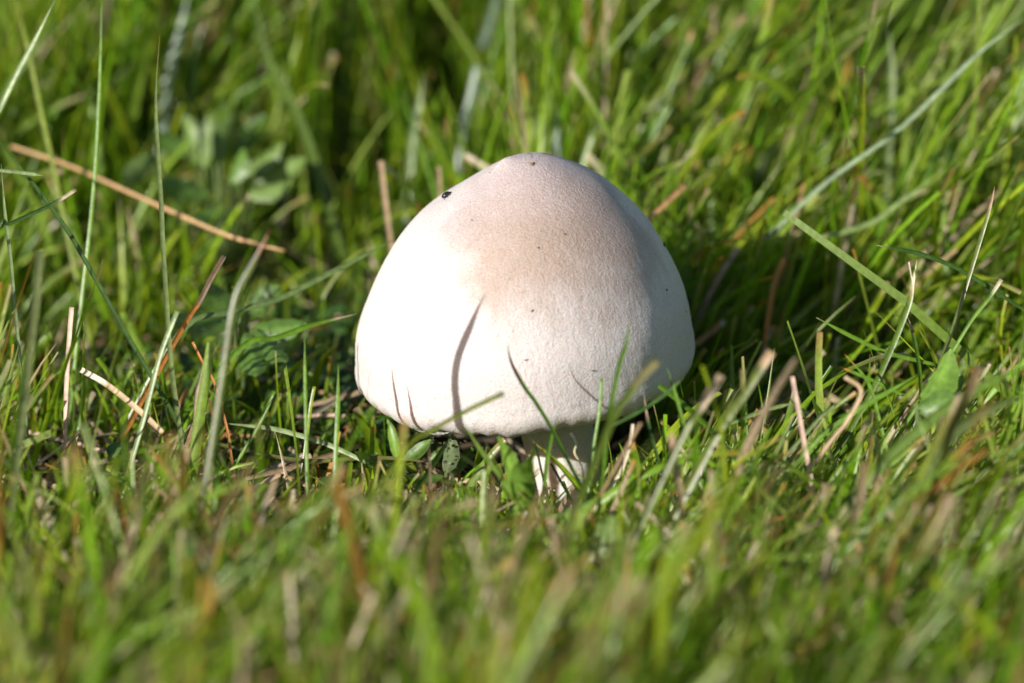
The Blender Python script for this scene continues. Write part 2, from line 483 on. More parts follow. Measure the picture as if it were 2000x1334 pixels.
def blade_params(x, y, hi=True):
    n = len(x)
    h, dens, right, lean = lawn_fields(x, y)
    L = h * np.where(rng.random(n) < .16, rng.uniform(1.1, 1.85, n), rng.uniform(.5, 1.15, n))
    az = np.where(rng.random(n) < .35 + .42 * right, rng.normal(.1, .5, n), rng.uniform(0, 2 * np.pi, n))
    th0 = np.abs(rng.normal(0, .16, n)) + lean * rng.uniform(.3, 1.2, n)
    kap = rng.normal(.35, .45, n)
    W = rng.choice([.0007, .0010, .0014, .0018], n, p=[.34, .36, .21, .09]) * rng.uniform(.85, 1.2, n)
    tw0 = rng.uniform(-1.2, 1.2, n); tw1 = rng.normal(0, .9, n)
    back = sstep(y * 1e3, 45, 110)
    front = sstep(-y * 1e3, 25, 55)
    W = W * (1 + .06 * back + .04 * front)
    cut = rng.random(n) < .5 - .22 * back
    g = GREENS[rng.integers(0, len(GREENS), n)] * rng.uniform(.7, 1.2, (n, 1)) * (1 - .04 * front[:, None])
    dry = rng.random(n) < .075 - .03 * back + .07 * front
    g[dry] = DRYS[rng.integers(0, len(DRYS), dry.sum())] * rng.uniform(.7, 1.1, (dry.sum(), 1))
    tipc = DRYS[rng.integers(0, 5, n)]
    tl = np.where(cut, rng.uniform(.02, .16, n), rng.uniform(0, .06, n)); tl[rng.random(n) < .35] = -.1
    root = np.stack([x, y, ground_h(x, y) - .001], -1)
    return root, L, az, th0, kap, W, tw0, tw1, cut, g, tipc, tl

HMAP = np.full((360, 520), -1e9)
def note_hero(P, wpx):
    px, py, d = project(P)
    for a, b, c in zip(px, py, d):
        r = int(wpx / 8) + 1
        i, j = int(b // 4) + 10, int(a // 4) + 10
        if 0 <= i < 350 and 0 <= j < 510: HMAP[max(0, i - r):i + r + 1, max(0, j - r):j + r + 1] = np.maximum(HMAP[max(0, i - r):i + r + 1, max(0, j - r):j + r + 1], c)

def hides_hero(P):
    t = np.linspace(0, P.shape[1] - 1.001, 40); i = t.astype(int); f = (t - i)[None, :, None]
    Q = P[:, i] * (1 - f) + P[:, i + 1] * f
    px, py, d = project(Q)
    a = np.clip((py // 4).astype(int) + 10, 0, 359); b = np.clip((px // 4).astype(int) + 10, 0, 519)
    return (HMAP[a, b] > d + .001).mean(1) > .04

def keep_mask(P):
    """lawn blades that neither stand in the way of the cap's front nor keep the sun off it"""
    px, py, d = project(P)
    capm = (((px - 1025) / 345) ** 2 + ((py - 560) / 275) ** 2 < 1) & (d < .03)
    stem = (px > 1005) & (px < 1190) & (py > 840) & (py < 918) & (d < .004)
    q = P - CAP_C - np.array([0, 0, .012])
    al = q @ SUNV
    perp = q - al[..., None] * SUNV
    upv = np.array([0, 0, 1.]) - SUNV[2] * SUNV; upv /= np.linalg.norm(upv)
    vv = perp @ upv
    rad = np.linalg.norm(perp, axis=-1)
    sunm = (rad < .031) & (al > 0) & (vv > -.017)
    inside = (np.linalg.norm((P - CAP_C - np.array([0, 0, .006])) / np.array([.031, .031, .030]), axis=-1) < 1)
    bad = capm.any(1) | sunm.any(1) | inside.any(1)
    st = stem.any(1) & (rng.random(len(P)) < .72)
    hh = hides_hero(P) & (rng.random(len(P)) < .95) if P.shape[1] > 4 and len(P) > 3000 else np.zeros(len(P), bool)
    return ~(bad | st | hh)

def build_lawn():
    n = 64000
    x = rng.uniform(-.135, .135, n); y = rng.uniform(-.20, .34, n)
    wide = np.abs(x + .012) < .098 + .0002 + np.clip(y, -.1, 1) * .10
    _, dens, _, _ = lawn_fields(x, y)
    k = (rng.random(n) < dens) & wide
    # tufts: draw blades together in clumps
    x, y = x[k], y[k]
    x = x + .0015 * np.sin(y * 900 + x * 300); y = y + .0015 * np.sin(x * 800)
    prm = list(blade_params(x, y))
    P, V, C, F = blade_mesh(*prm, K=8)
    ok = keep_mask(P)
    prm = [a[ok] for a in prm]
    P, V, C, F = blade_mesh(*prm, K=8)
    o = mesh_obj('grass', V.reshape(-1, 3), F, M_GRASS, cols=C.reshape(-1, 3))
    tag(o, 'dense green lawn grass with cut tan tips all around the mushroom', 'grass', kind='stuff')
    tips = P[:, -2:, :].reshape(-1, 3)
    # lawn outside the picture
    n = 60000
    x = rng.uniform(-.75, .75, n); y = rng.uniform(-.9, 1.2, n)
    inn = (np.abs(x + .012) < .098 + np.clip(y, -.1, 1) * .10) & (y > -.20) & (y < .34)
    x, y = x[~inn], y[~inn]
    prm = list(blade_params(x, y)); prm[5] = prm[5] * 1.5
    P, _, _, _ = blade_mesh(*prm, K=3, flat=True)
    ok = keep_mask(P); prm = [a[ok] for a in prm]
    P, V, C, F = blade_mesh(*prm, K=3, flat=True)
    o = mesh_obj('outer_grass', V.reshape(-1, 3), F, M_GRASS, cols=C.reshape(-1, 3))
    tag(o, 'lawn grass stretching away around the near patch', 'grass', kind='stuff')
    return tips

def build_thatch():
    n = 14000
    x = rng.uniform(-.13, .13, n); y = rng.uniform(-.15, .22, n)
    w = np.exp(-(((x + .075) / .04) ** 2 + ((y - .01) / .035) ** 2)) + .5 * np.exp(-(((x + .02) / .06) ** 2 + ((y + .03) / .04) ** 2)) + .18
    k = rng.random(n) < w
    k &= np.hypot(x, y) > .009
    x, y = x[k], y[k]; n = len(x)
    root = np.stack([x, y, ground_h(x, y) + np.abs(rng.normal(0, .0035, n)) + .0008], -1)
    L = rng.uniform(.004, .021, n); az = rng.uniform(0, 6.283, n)
    th0 = np.radians(rng.normal(84, 12, n)); kap = rng.normal(0, .3, n)
    W = rng.uniform(.0005, .0013, n)
    col = DRYS[rng.integers(0, len(DRYS), n)] * rng.uniform(.6, 1.15, (n, 1))
    P, V, C, F = blade_mesh(root, L, az, th0, kap, W, rng.uniform(-.9, .9, n), rng.normal(0, .8, n), np.ones(n, bool), col, col, np.full(n, -.1), 4)
    ok = keep_mask(P)
    F = F.reshape(n, -1, 4)[ok].reshape(-1, 4)
    C = np.repeat(col[:, None], 15, 1)
    o = mesh_obj('dry_clippings', V.reshape(-1, 3), F, M_DRY, cols=C.reshape(-1, 3))
    tag(o, 'dry tan grass clippings littering the soil between the blades', 'grass clippings', kind='stuff')

def leaf_patch(name, n, sampler, size, label, cat, mat, green, zmax=.008):
    verts, faces, cols = [], [], []
    ring = np.array([(0, 0), (.35, .30), (.75, .42), (1.1, .34), (1.35, 0)])
    for q in range(n):
        x, y = sampler()
        L = random.uniform(*size); a = random.uniform(0, 6.283); tilt = random.uniform(-.3, .7)
        z0 = float(ground_h(np.array(x), np.array(y))) + random.uniform(.001, zmax)
        d = np.array([math.cos(a) * math.cos(tilt), math.sin(a) * math.cos(tilt), math.sin(tilt)])
        sd = np.array([-math.sin(a), math.cos(a), random.uniform(-.4, .4)]); sd /= np.linalg.norm(sd)
        nn = np.cross(d, sd)
        b = len(verts); o = np.array([x, y, z0])
        c = np.array(green) * random.uniform(.6, 1.3)
        pts = [o + d * u * L / 1.35 + nn * (-.12 * L * (u / 1.35) ** 2) for u, _ in ring]
        for (u, v), pnt in zip(ring, pts):
            verts += [pnt - sd * v * L + nn * v * .25 * L, pnt, pnt + sd * v * L + nn * v * .25 * L]; cols += [c, c * 1.15, c]
        for s in range(4):
            for m in range(2):
                k = b + s * 3 + m; faces.append([k, k + 1, k + 4, k + 3])
    V = np.array(verts).reshape(n, 15, 3)
    ok = keep_mask(V)
    F = np.array(faces).reshape(n, 8, 4)[ok].reshape(-1, 4)
    o = mesh_obj(name, verts, F, mat, cols=np.array(cols))
    tag(o, label, cat, kind='stuff')

def samp_mat():
    if random.random() < .55: return random.gauss(-.055, .02), random.gauss(.045, .02)
    return random.uniform(-.12, .12), random.uniform(-.12, .2)
leaf_patch('ground_cover', 2600, samp_mat, (.0018, .0048), 'low dark green ground cover leaves between the grass blades', 'ground cover', M_LEAF, (.05, .11, .025))

# ------------------------------------------------------------------ single blades that stand out
PALE, GRN, YEL, DRK, TAN, PNK, ORG, WHT, OLV, BLU = ((.28, .36, .17), (.13, .25, .022), (.2, .26, .03), (.05, .11, .02), (.46, .33, .20),
    (.50, .36, .28), (.50, .23, .06), (.58, .50, .38), (.15, .15, .04), (.24, .32, .24))

def catmull(pts, n):
    p = np.array(pts, float)
    p = np.vstack([2 * p[0] - p[1], p, 2 * p[-1] - p[-2]])
    out = []
    m = len(pts) - 1
    for t in np.linspace(0, m - 1e-6, n):
        i = int(t); f = t - i
        a, b, c, d = p[i:i + 4]
        out.append(.5 * ((2 * b) + (-a + c) * f + (2 * a - 5 * b + 4 * c - d) * f * f + (-a + 3 * b - 3 * c + d) * f ** 3))
    return np.array(out)

def hero(label, pts, w, col, d=0, d2=None, tip=None, tiplen=.12, cut=False, root=True, name='grass_blade', cat='grass blade', group=None, band=None, sunny=False, clear=True):
    """A single blade along photo points from tip to foot; d, d2 = depth (mm) at tip and foot; rooted in the soil unless lying."""
    d2 = d if d2 is None else d2
    L = np.cumsum([0] + [math.hypot(b[0] - a[0], b[1] - a[1]) for a, b in zip(pts, pts[1:])]); L = L / L[-1]
    W = [at(p[0], p[1], d + (d2 - d) * t) for p, t in zip(pts, L)]
    if root:
        a, b = W[-2], W[-1]
        gz = float(ground_h(b[0], b[1]))
        if b[2] > gz:
            dr = (b - a) / max(1e-6, np.linalg.norm(b - a))
            h = b[2] - gz
            ex = dr[:2] / max(.35, -dr[2]) * h
            ex *= min(1, .02 / max(1e-6, np.linalg.norm(ex)))
            m1 = b + np.array([ex[0] * .6, ex[1] * .6, -h * .55])
            m2 = b + np.array([ex[0], ex[1], -h - .0015])
            W += [m1, m2]
    n = 26
    P = catmull(W, n); s = np.linspace(0, 1, n)
    if d > -60 and clear: note_hero(catmull(W[:len(pts)], 80), w)
    T = np.gradient(P, axis=0); T /= np.linalg.norm(T, axis=1)[:, None]
    view = -FWD
    r = random.uniform(-.75, .75); tw = random.uniform(-.5, .5)
    if sunny: view = SUNV; r, tw = 0.0, .3
    Bv = np.cross(T, view); Bv /= np.maximum(1e-6, np.linalg.norm(Bv, axis=1))[:, None]
    Nv = np.cross(Bv, T)
    ps = r + tw * s
    WD = Bv * np.cos(ps)[:, None] + Nv * np.sin(ps)[:, None]; FN = np.cross(T, WD)
    wm = w * PX * (DIST + d * 1e-3) / DIST / max(.6, math.cos(r))
    prof = (np.ones(n) * .85 if cut else np.clip(s / .22, .10, 1)) * (1 - .25 * np.clip((s - .8) / .2, 0, 1)) * wm
    off = [-.5, -.25, 0, .25, .5]; dep = [0, .13, .2, .13, 0]
    V = np.stack([P + WD * (o * prof)[:, None] + FN * (q * prof)[:, None] for o, q in zip(off, dep)], 1)
    back = np.stack([P + WD * (o * prof)[:, None] + FN * ((q - .10 * (1 - abs(o) * 1.6)) * prof)[:, None] for o, q in zip(off, dep)], 1)
    c = np.array(col)[None] * np.ones((n, 1))
    if tip is not None:
        k = np.clip((tiplen - s) / .05 + .5, 0, 1)[:, None]; c = c * (1 - k) + np.array(tip) * k
    if band is not None:
        k = np.exp(-((s - tiplen) / .025) ** 2)[:, None]; c = c * (1 - k) + np.array(band) * k
    c = c * (1 + .12 * np.sin(s * 37 + r * 9) * np.sin(s * 11))[:, None]
    cc = np.repeat(c[:, None], 5, 1) * np.array([.92, 1.08, 1.25, 1.08, .92])[None, :, None]
    i = np.arange(n * 5).reshape(n, 5)
    f1 = np.stack([i[:-1, :-1], i[:-1, 1:], i[1:, 1:], i[1:, :-1]], -1).reshape(-1, 4)
    f2 = f1[:, ::-1] + n * 5
    j = i + n * 5
    ends = np.vstack([np.stack([i[0, :-1], j[0, :-1], j[0, 1:], i[0, 1:]], -1), np.stack([i[-1, 1:], j[-1, 1:], j[-1, :-1], i[-1, :-1]], -1)])
    o = mesh_obj(name, np.vstack([V.reshape(-1, 3), back.reshape(-1, 3)]), np.vstack([f1, f2, ends]), M_DRY if name != 'grass_blade' else M_GRASS, cols=np.vstack([cc.reshape(-1, 3)] * 2))
    tag(o, label, cat, group or ('dry straws in the lawn' if name != 'grass_blade' else 'single grass blades that stand out'))
    return o

def straw(label, pts, w, col, d=0, d2=None, **kw):
    kw.setdefault('root', False); kw.setdefault('cut', True)
    return hero(label, pts, w, col, d, d2, name='dry_straw', cat='straw', **kw)

# --- left, behind
hero('pale slanting blade crossing the top left corner', [(107, 0), (70, 75), (30, 150), (0, 212), (-25, 265)], 11, PALE, 5)
hero('thin dark green upright blade left of the tall pale stem', [(199, -20), (195, 150), (188, 300), (180, 400), (172, 480)], 8, GRN, 10)
hero('yellow green blade slanting down right near the left edge', [(28, -10), (55, 100), (80, 220), (105, 330), (125, 430)], 10, YEL, 45)
hero('tall thin pale stem standing upright in the left third', [(312, 70), (304, 180), (307, 280), (315, 400), (318, 475), (326, 600), (333, 700), (343, 780)], 9, (.20, .26, .09), -8, tip=(.25, .2, .08), tiplen=.05)
straw('long orange straw lying slantwise in the left background', [(20, 285), (130, 322), (250, 375), (350, 420), (450, 462), (555, 490)], 8, (.42, .25, .11), 58, 32, tip=(.40, .26, .12))
hero('whitish blade at the top edge left of the curled brown tip', [(368, -15), (350, 70), (325, 165), (318, 240)], 16, BLU, 95)
hero('green blade with curled brown dead tip at top left', [(440, 20), (405, 40), (386, 72), (380, 140), (372, 230)], 13, GRN, 100, tip=TAN, tiplen=.3)
hero('broad green blade bending down right, left of the cap', [(493, -15), (520, 110), (570, 205), (615, 320), (655, 460)], 20, (.12, .19, .03), 80)
hero('wide pale upright blade at the top, left of centre', [(692, -20), (672, 140), (668, 270), (660, 340)], 19, (.2, .25, .09), 120, cut=True)
hero('thin pale upright blade at the far left edge', [(2, 320), (10, 420), (20, 500), (30, 610)], 7, PALE, -12)
hero('dark blade slanting down right from the left edge', [(-15, 262), (50, 340), (100, 405), (140, 463), (178, 530), (240, 640)], 9, DRK, -5)
hero('short whitish blade poking in from the left edge', [(84, 343), (40, 337), (-20, 331)], 7, PALE, -10, root=False)
hero('dark blade with pale tip leaning right at left edge', [(148, 370), (100, 400), (20, 437), (-10, 455)], 9, DRK, -15, tip=WHT, tiplen=.14, cut=True)
# --- left, around the open patch
hero('blurred pale green blade standing at the left edge in front', [(78, 490), (68, 600), (55, 710), (45, 800)], 20, (.2, .24, .09), -62, cut=True)
hero('dead blade with pinkish tip leaning right beside tall stem', [(438, 500), (413, 543), (388, 592), (362, 632)], 10, ORG, -5, tip=PNK, tiplen=.42, cut=True)
hero('olive blade with brown pointed tip left of the cap', [(528, 447), (498, 508), (466, 568), (452, 620), (440, 700)], 15, (.10, .13, .03), -67, sunny=True, tip=(.3, .16, .08), tiplen=.14)
hero('green blade standing close behind the olive pointed one', [(500, 519), (466, 617), (445, 690), (432, 775), (428, 850)], 10, GRN, -66, sunny=True)
hero('pale green blade leaning right at foot of the tall stem', [(346, 608), (315, 687), (298, 750), (280, 820)], 11, PALE, -28, cut=True)
hero('long shiny blade slanting up right towards the cap', [(770, 468), (700, 505), (612, 550), (542, 585), (451, 610), (357, 643)], 12, (.15, .22, .07), 15, -2)
hero('blade with pinkish tip pointing right at the cap', [(697, 613), (612, 634), (540, 660), (470, 680)], 10, GRN, 2, tip=PNK, tiplen=.1)
straw('frayed tan straw lying in the left foreground patch', [(158, 722), (210, 752), (273, 803), (318, 845)], 13, TAN, -18, -30, tip=WHT, tiplen=.3)
straw('upright pinkish dead stalk near the left edge', [(140, 600), (134, 680), (129, 770), (128, 840)], 11, PNK, -10, root=True)
straw('thin rust brown stem leaning left below the olive blade', [(376, 668), (398, 712), (420, 752), (444, 840), (450, 880)], 6, (.36, .15, .04), -15, root=True)
straw('short pale dead stub beside the rust brown stem', [(398, 712), (390, 745), (383, 775), (380, 830)], 8, PNK, -18, root=True)
straw('long pinkish straw lying flat at lower left', [(47, 842), (110, 857), (170, 872), (270, 902)], 9, PNK, 12, -2)
straw('thin pale straw crossing the lying pinkish one', [(178, 820), (140, 855), (95, 890), (40, 925)], 6, WHT, 6, -8)
hero('pale green blade lying low across to the cap', [(430, 826), (525, 836), (577, 848), (640, 868), (720, 905)], 9, PALE, -4, -12, root=False)
hero('thin upright green blade in the dark gap left of cap', [(595, 655), (596, 740), (598, 840)], 8, GRN, -34, sunny=True)
hero('wider upright green blade close to the left rim', [(661, 712), (660, 790), (657, 860)], 11, GRN, -33, sunny=True)
hero('short bright blade stub in dark gap left of cap', [(614, 755), (606, 800), (600, 850)], 8, YEL, -8, cut=True)
hero('short green blade leaning right below the dark gap', [(536, 764), (508, 825), (470, 890)], 9, GRN, -22, cut=True)
straw('small pinkish straw lying across the dark gap', [(580, 814), (630, 811), (676, 812)], 6, PNK, 18, 16)
straw('broad tan straw lying below the left rim', [(710, 868), (640, 890), (560, 915), (480, 935)], 12, TAN, 2, -14)
hero('yellowish long blade lying low left of the stem', [(860, 905), (740, 894), (600, 900), (480, 880), (360, 850)], 8, OLV, -12, -6, root=False)
straw('pale upright dead blade left of the cap shoulder', [(743, 315), (751, 385), (762, 470)], 12, TAN, 48, root=True)
# --- in front of cap and stem
hero('thin dark tipped blade crossing the front of the cap', [(991, 671), (999, 709), (1025, 757), (1047, 787), (1081, 844), (1130, 940)], 8, GRN, -40, tip=(.16, .09, .05), tiplen=.24)
hero('green blade standing before the right half of cap', [(1231, 622), (1222, 675), (1209, 716), (1188, 820), (1180, 900)], 9, GRN, -52, tip=(.3, .3, .12), tiplen=.05)
hero('thin straight blade right of the stem before cap', [(1175, 739), (1171, 800), (1160, 870), (1152, 940)], 7, GRN, -38, cut=True)
hero('blurred yellow blade slanting before the lower cap', [(984, 768), (912, 802), (845, 840), (790, 880)], 11, YEL, -62, cut=True)
hero('slim upright blade standing in front of the stem', [(1089, 814), (1078, 850), (1070, 890), (1063, 950)], 8, GRN, -36)
hero('very thin blade left of the stem centre', [(1040, 845), (1050, 885), (1060, 930)], 5, DRK, -30)
hero('short dark blade leaning left before the stem foot', [(1076, 905), (1095, 940), (1112, 970)], 6, DRK, -30, cut=True)
hero('dark green blade leaning right under the left rim', [(890, 838), (860, 885), (838, 920), (812, 958)], 9, DRK, -42)
hero('bright green blade leaning left under the cap', [(905, 826), (935, 874), (976, 930), (1000, 970)], 10, (.13, .21, .03), -44)
hero('blurred tan stub in front of lower right cap', [(1284, 703), (1250, 739), (1220, 780), (1190, 830)], 20, (.17, .24, .04), -84, tip=(.36, .33, .16), tiplen=.28, cut=True)
hero('thin green blade at the right edge of cap', [(1303, 718), (1316, 760), (1332, 815), (1345, 860)], 7, GRN, -42)
hero('thin blade with pale tip below right side of cap', [(1257, 764), (1264, 815), (1283, 890), (1300, 940)], 7, DRK, -34, tip=PNK, tiplen=.2)
hero('dark blade slanting up along the lower right rim', [(1343, 731), (1300, 770), (1250, 803), (1190, 835)], 8, DRK, -40, root=False)
straw('white curled dead blade right of the stem', [(1236, 828), (1228, 876), (1215, 915), (1194, 952)], 8, WHT, -34, root=True)
straw('small white curled flake in front of stem', [(1115, 846), (1124, 862), (1126, 872)], 6, WHT, -36)
straw('thin twisted dead thread before the stem', [(1126, 868), (1122, 885), (1136, 910), (1140, 945)], 4, (.4, .36, .2), -34, root=True)
straw('short pale stalk standing right of the stem', [(1372, 899), (1368, 930), (1364, 965)], 7, PNK, -22, root=True)
# --- right of the mushroom
hero('tall stalk with long pale dead tip right of mushroom', [(1791, 507), (1782, 555), (1772, 603), (1734, 697), (1695, 778), (1643, 868)], 11, (.12, .2, .025), -24, tip=WHT, tiplen=.21, band=(.3, .25, .06))
straw('hair thin split fibre on the pale stalk tip', [(1775, 512), (1779, 535), (1784, 558), (1783, 575)], 3, WHT, -25)
hero('short blade with red banded dead tip beside tall stalk', [(1772, 618), (1780, 640), (1786, 662), (1796, 722), (1800, 780)], 8, GRN, -22, tip=PNK, tiplen=.24, band=(.35, .08, .02))
hero('long thin blade slanting down right behind the tall stalk', [(1594, 620), (1667, 659), (1737, 690), (1830, 713)], 8, GRN, -18, tip=TAN, tiplen=.03, root=False)
hero('short blade with orange tip pointing left at right', [(1638, 715), (1680, 733), (1720, 750), (1765, 773)], 7, GRN, -24, tip=ORG, tiplen=.18, root=False)
hero('thin curved blade hanging below the orange tip', [(1650, 692), (1690, 738), (1708, 780), (1716, 815)], 7, GRN, -28, tip=ORG, tiplen=.08)
hero('dark arching blade reaching the right edge', [(1712, 479), (1790, 494), (1850, 515), (1898, 540), (2020, 618)], 9, DRK, -10, root=False, tip=TAN, tiplen=.05)
hero('tall yellow green stem leaning right near right edge', [(1943, 364), (1932, 410), (1895, 532), (1860, 645), (1832, 716)], 8, (.16, .2, .05), -14, tip=TAN, tiplen=.18)
hero('blade with short white cut tip near right edge', [(1956, 546), (1930, 585), (1895, 630), (1840, 720)], 9, GRN, -18, tip=WHT, tiplen=.12, cut=True)
straw('upright pinkish dead blade in the shade right of stem', [(1547, 735), (1556, 785), (1568, 850), (1575, 890)], 11, PNK, -40, root=True)
straw('tan dead blade bent like a knee, right of centre', [(1650, 736), (1682, 764), (1655, 822), (1618, 868)], 9, (.38, .27, .16), -50, root=True)
hero('blurred tan tipped blade beside the lower right of cap', [(1408, 732), (1386, 768), (1362, 806), (1335, 850)], 20, (.15, .2, .03), -72, tip=(.44, .35, .24), tiplen=.36, cut=True)
hero('blurred wide green blade with tan cut tip in shade', [(1507, 686), (1480, 728), (1450, 775), (1400, 850)], 22, (.14, .18, .03), -62, tip=TAN, tiplen=.14, cut=True)
hero('short bright blade lying in the mushroom shadow', [(1550, 787), (1492, 802), (1425, 828)], 8, (.24, .32, .12), -30, root=False)
hero('bright thin blade pointing up right near knee straw', [(1645, 780), (1605, 812), (1560, 862)], 8, PALE, -32)
hero('green blade pointing up right, crossing the tall stalk', [(1795, 730), (1745, 760), (1699, 786), (1615, 843), (1580, 880)], 10, GRN, -34)
hero('wide blurred blade reaching up right to right edge', [(2010, 712), (1920, 755), (1840, 805), (1760, 870), (1700, 930)], 22, (.11, .19, .02), -64)
hero('second wide blurred blade running below right edge', [(2015, 770), (1930, 800), (1860, 850), (1800, 930)], 22, (.2, .26, .1), -70)
hero('blurred tan tipped blade in front at far right', [(1912, 715), (1890, 770), (1860, 830), (1840, 900)], 24, (.2, .2, .06), -80, tip=TAN, tiplen=.2, cut=True)
straw('orange straw touching the right shoulder of the cap', [(1340, 360), (1300, 397), (1255, 440)], 12, (.48, .27, .12), 40, 30)
straw('orange straw with white end by right side of cap', [(1418, 627), (1388, 650), (1345, 682)], 13, (.48, .25, .12), 36, 30, tip=WHT, tiplen=.15)
# --- right, behind
hero('long pale blade crossing the upper right diagonally', [(2010, 30), (1920, 96), (1835, 178), (1752, 256), (1640, 336), (1575, 390), (1495, 468)], 9, (.30, .38, .24), 36, 30, root=False)
hero('pale upright stem in the right background', [(1736, 58), (1741, 120), (1741, 200), (1736, 290), (1731, 400)], 12, (.25, .32, .14), 70)
hero('green blade slanting from top to the cap shoulder', [(1590, 5), (1520, 62), (1456, 116), (1380, 190), (1320, 256), (1262, 330)], 12, (.12, .2, .04), 66)
hero('yellow green blade with tan bud tip at top right', [(1457, 28), (1420, 65), (1380, 102), (1318, 154), (1270, 210)], 14, YEL, 80, tip=TAN, tiplen=.1, cut=True)
hero('thin stem with orange bud tip at the top', [(1353, 58), (1342, 90), (1325, 130), (1300, 190)], 9, GRN, 78, tip=(.5, .3, .1), tiplen=.15, cut=True)
hero('whitish upright blade in the right background, middle height', [(1664, 400), (1652, 460), (1640, 545), (1630, 600)], 14, WHT, 42, cut=True)
straw('bright orange narrow dead blade right of cap', [(1531, 505), (1512, 555), (1500, 625), (1494, 680)], 11, ORG, 34, root=True)
straw('pinkish dead blade slanting right of the cap', [(1442, 484), (1418, 520), (1394, 560), (1370, 610)], 12, PNK, 44, root=True)
hero('short white blurred blade in the right background', [(1513, 283), (1498, 315), (1478, 358)], 15, (.45, .48, .38), 85, cut=True, root=False)
hero('pale blade slanting up right in right background', [(1815, 357), (1758, 395), (1700, 436), (1600, 466)], 10, (.22, .3, .1), 40, root=False)
hero('whitish top edge blade above the left of cap', [(970, -10), (955, 45), (938, 95)], 16, BLU, 110, cut=True, root=False)
hero('whitish upright blade behind the cap, left of apex', [(931, 128), (919, 185), (904, 250), (895, 320)], 16, BLU, 92, cut=True)
hero('light green blade bending down right above the cap', [(1004, -10), (1028, 80), (1037, 145), (1042, 230)], 12, (.2, .28, .08), 96)
hero('short white blade just above the cap apex', [(1088, 202), (1087, 250), (1086, 330)], 12, BLU, 70)
hero('pale green blade leaning right above the cap apex', [(1180, 198), (1160, 255), (1138, 320), (1125, 370)], 12, (.22, .3, .1), 66)
hero('pale thin blade above the left shoulder of cap', [(828, 145), (818, 200), (806, 265), (800, 330)], 12, PALE, 86)
hero('wide yellow green blurred blade left above the cap', [(805, -15), (845, 87), (875, 160), (895, 230)], 24, YEL, 135)
straw('tan dead blade stub behind left cap shoulder', [(856, 326), (859, 380), (861, 430)], 10, TAN, 52, root=True)
hero('bright blade passing behind the left cap shoulder', [(760, 470), (690, 500), (640, 560), (600, 640)], 8, YEL, 40)
# --- foreground, blurred
straw('upright tan dead blade blurred in the central foreground', [(1128, 972), (1104, 1077), (1094, 1150), (1090, 1190)], 20, (.46, .36, .24), -72, cut=True)
hero('wide bluish green blade blurred in lower left foreground', [(344, 1015), (365, 1060), (382, 1100), (402, 1195), (405, 1250)], 34, (.17, .25, .15), -82)
straw('blurred tan blade upright right of the centre foreground', [(1310, 850), (1318, 900), (1328, 960), (1332, 1030)], 18, TAN, -70)
straw('yellow tan blurred blade in the right centre foreground', [(1332, 1020), (1336, 1080), (1342, 1170)], 18, (.42, .30, .10), -78)
straw('pinkish blurred dead blade in the right foreground', [(1632, 1030), (1616, 1110), (1590, 1210)], 18, (.30, .24, .14), -100, root=True)
straw('tan orange blurred blade beside pinkish dead one', [(1672, 1060), (1686, 1100), (1694, 1150)], 13, (.48, .28, .12), -86)
hero('pale blurred blade slanting up right at right foreground', [(1420, 1010), (1340, 1045), (1240, 1085), (1200, 1120)], 18, (.17, .25, .09), -80)
straw('short pale straw lying blurred in left centre foreground', [(730, 1135), (770, 1132), (812, 1140)], 20, (.5, .42, .34), -60)
straw('tan yellow blurred straw leaning in central foreground', [(1040, 1110), (970, 1180), (920, 1240)], 20, (.42, .33, .15), -92)
straw('blurred pinkish tip at the lower right foreground', [(1960, 1200), (1930, 1250), (1905, 1310)], 22, (.4, .3, .22), -98)
hero('blurred bluish leaf blade at lower left corner', [(205, 1170), (250, 1230), (330, 1310), (380, 1350)], 30, (.17, .26, .14), -92)

# ------------------------------------------------------------------ broad leaved weeds
def leaf(parent, base, tip, width, col, bend=.15, roll=0.0):
    base, tip = np.array(base), np.array(tip)
    d = tip - base; Ln = np.linalg.norm(d); d = d / Ln
    sd = np.cross(d, FWD + np.array([0, 0, -.6])); sd = sd / max(1e-6, np.linalg.norm(sd)); nn = np.cross(sd, d)
    sd2 = sd * math.cos(roll) + nn * math.sin(roll); nn = np.cross(sd2, d); sd = sd2
    V, C, F = [], [], []
    n = 12
    for i in range(n + 1):
        t = i / n
        w = width * (math.sin(math.pi * min(1, t * .96 + .02)) ** .75) * (1.15 - .3 * t) * .5
        ctr = base + d * Ln * t + nn * bend * Ln * math.sin(math.pi * t * .75)
        for v in (-1, -.5, 0, .5, 1):
            rip = .05 * width * math.sin(t * 23 + v * 3) * abs(v)
            V.append(ctr + sd * w * v + nn * (abs(v) * w * .35 + rip)); C.append(np.array(col) * (1.3 if v == 0 else 1) * random.uniform(.92, 1.08))
    for i in range(n):
        for k in range(4):
            b = i * 5 + k; F.append([b, b + 1, b + 6, b + 5])
    return mesh_obj('leaf', V, np.array(F), M_LEAF, parent, cols=np.array(C))

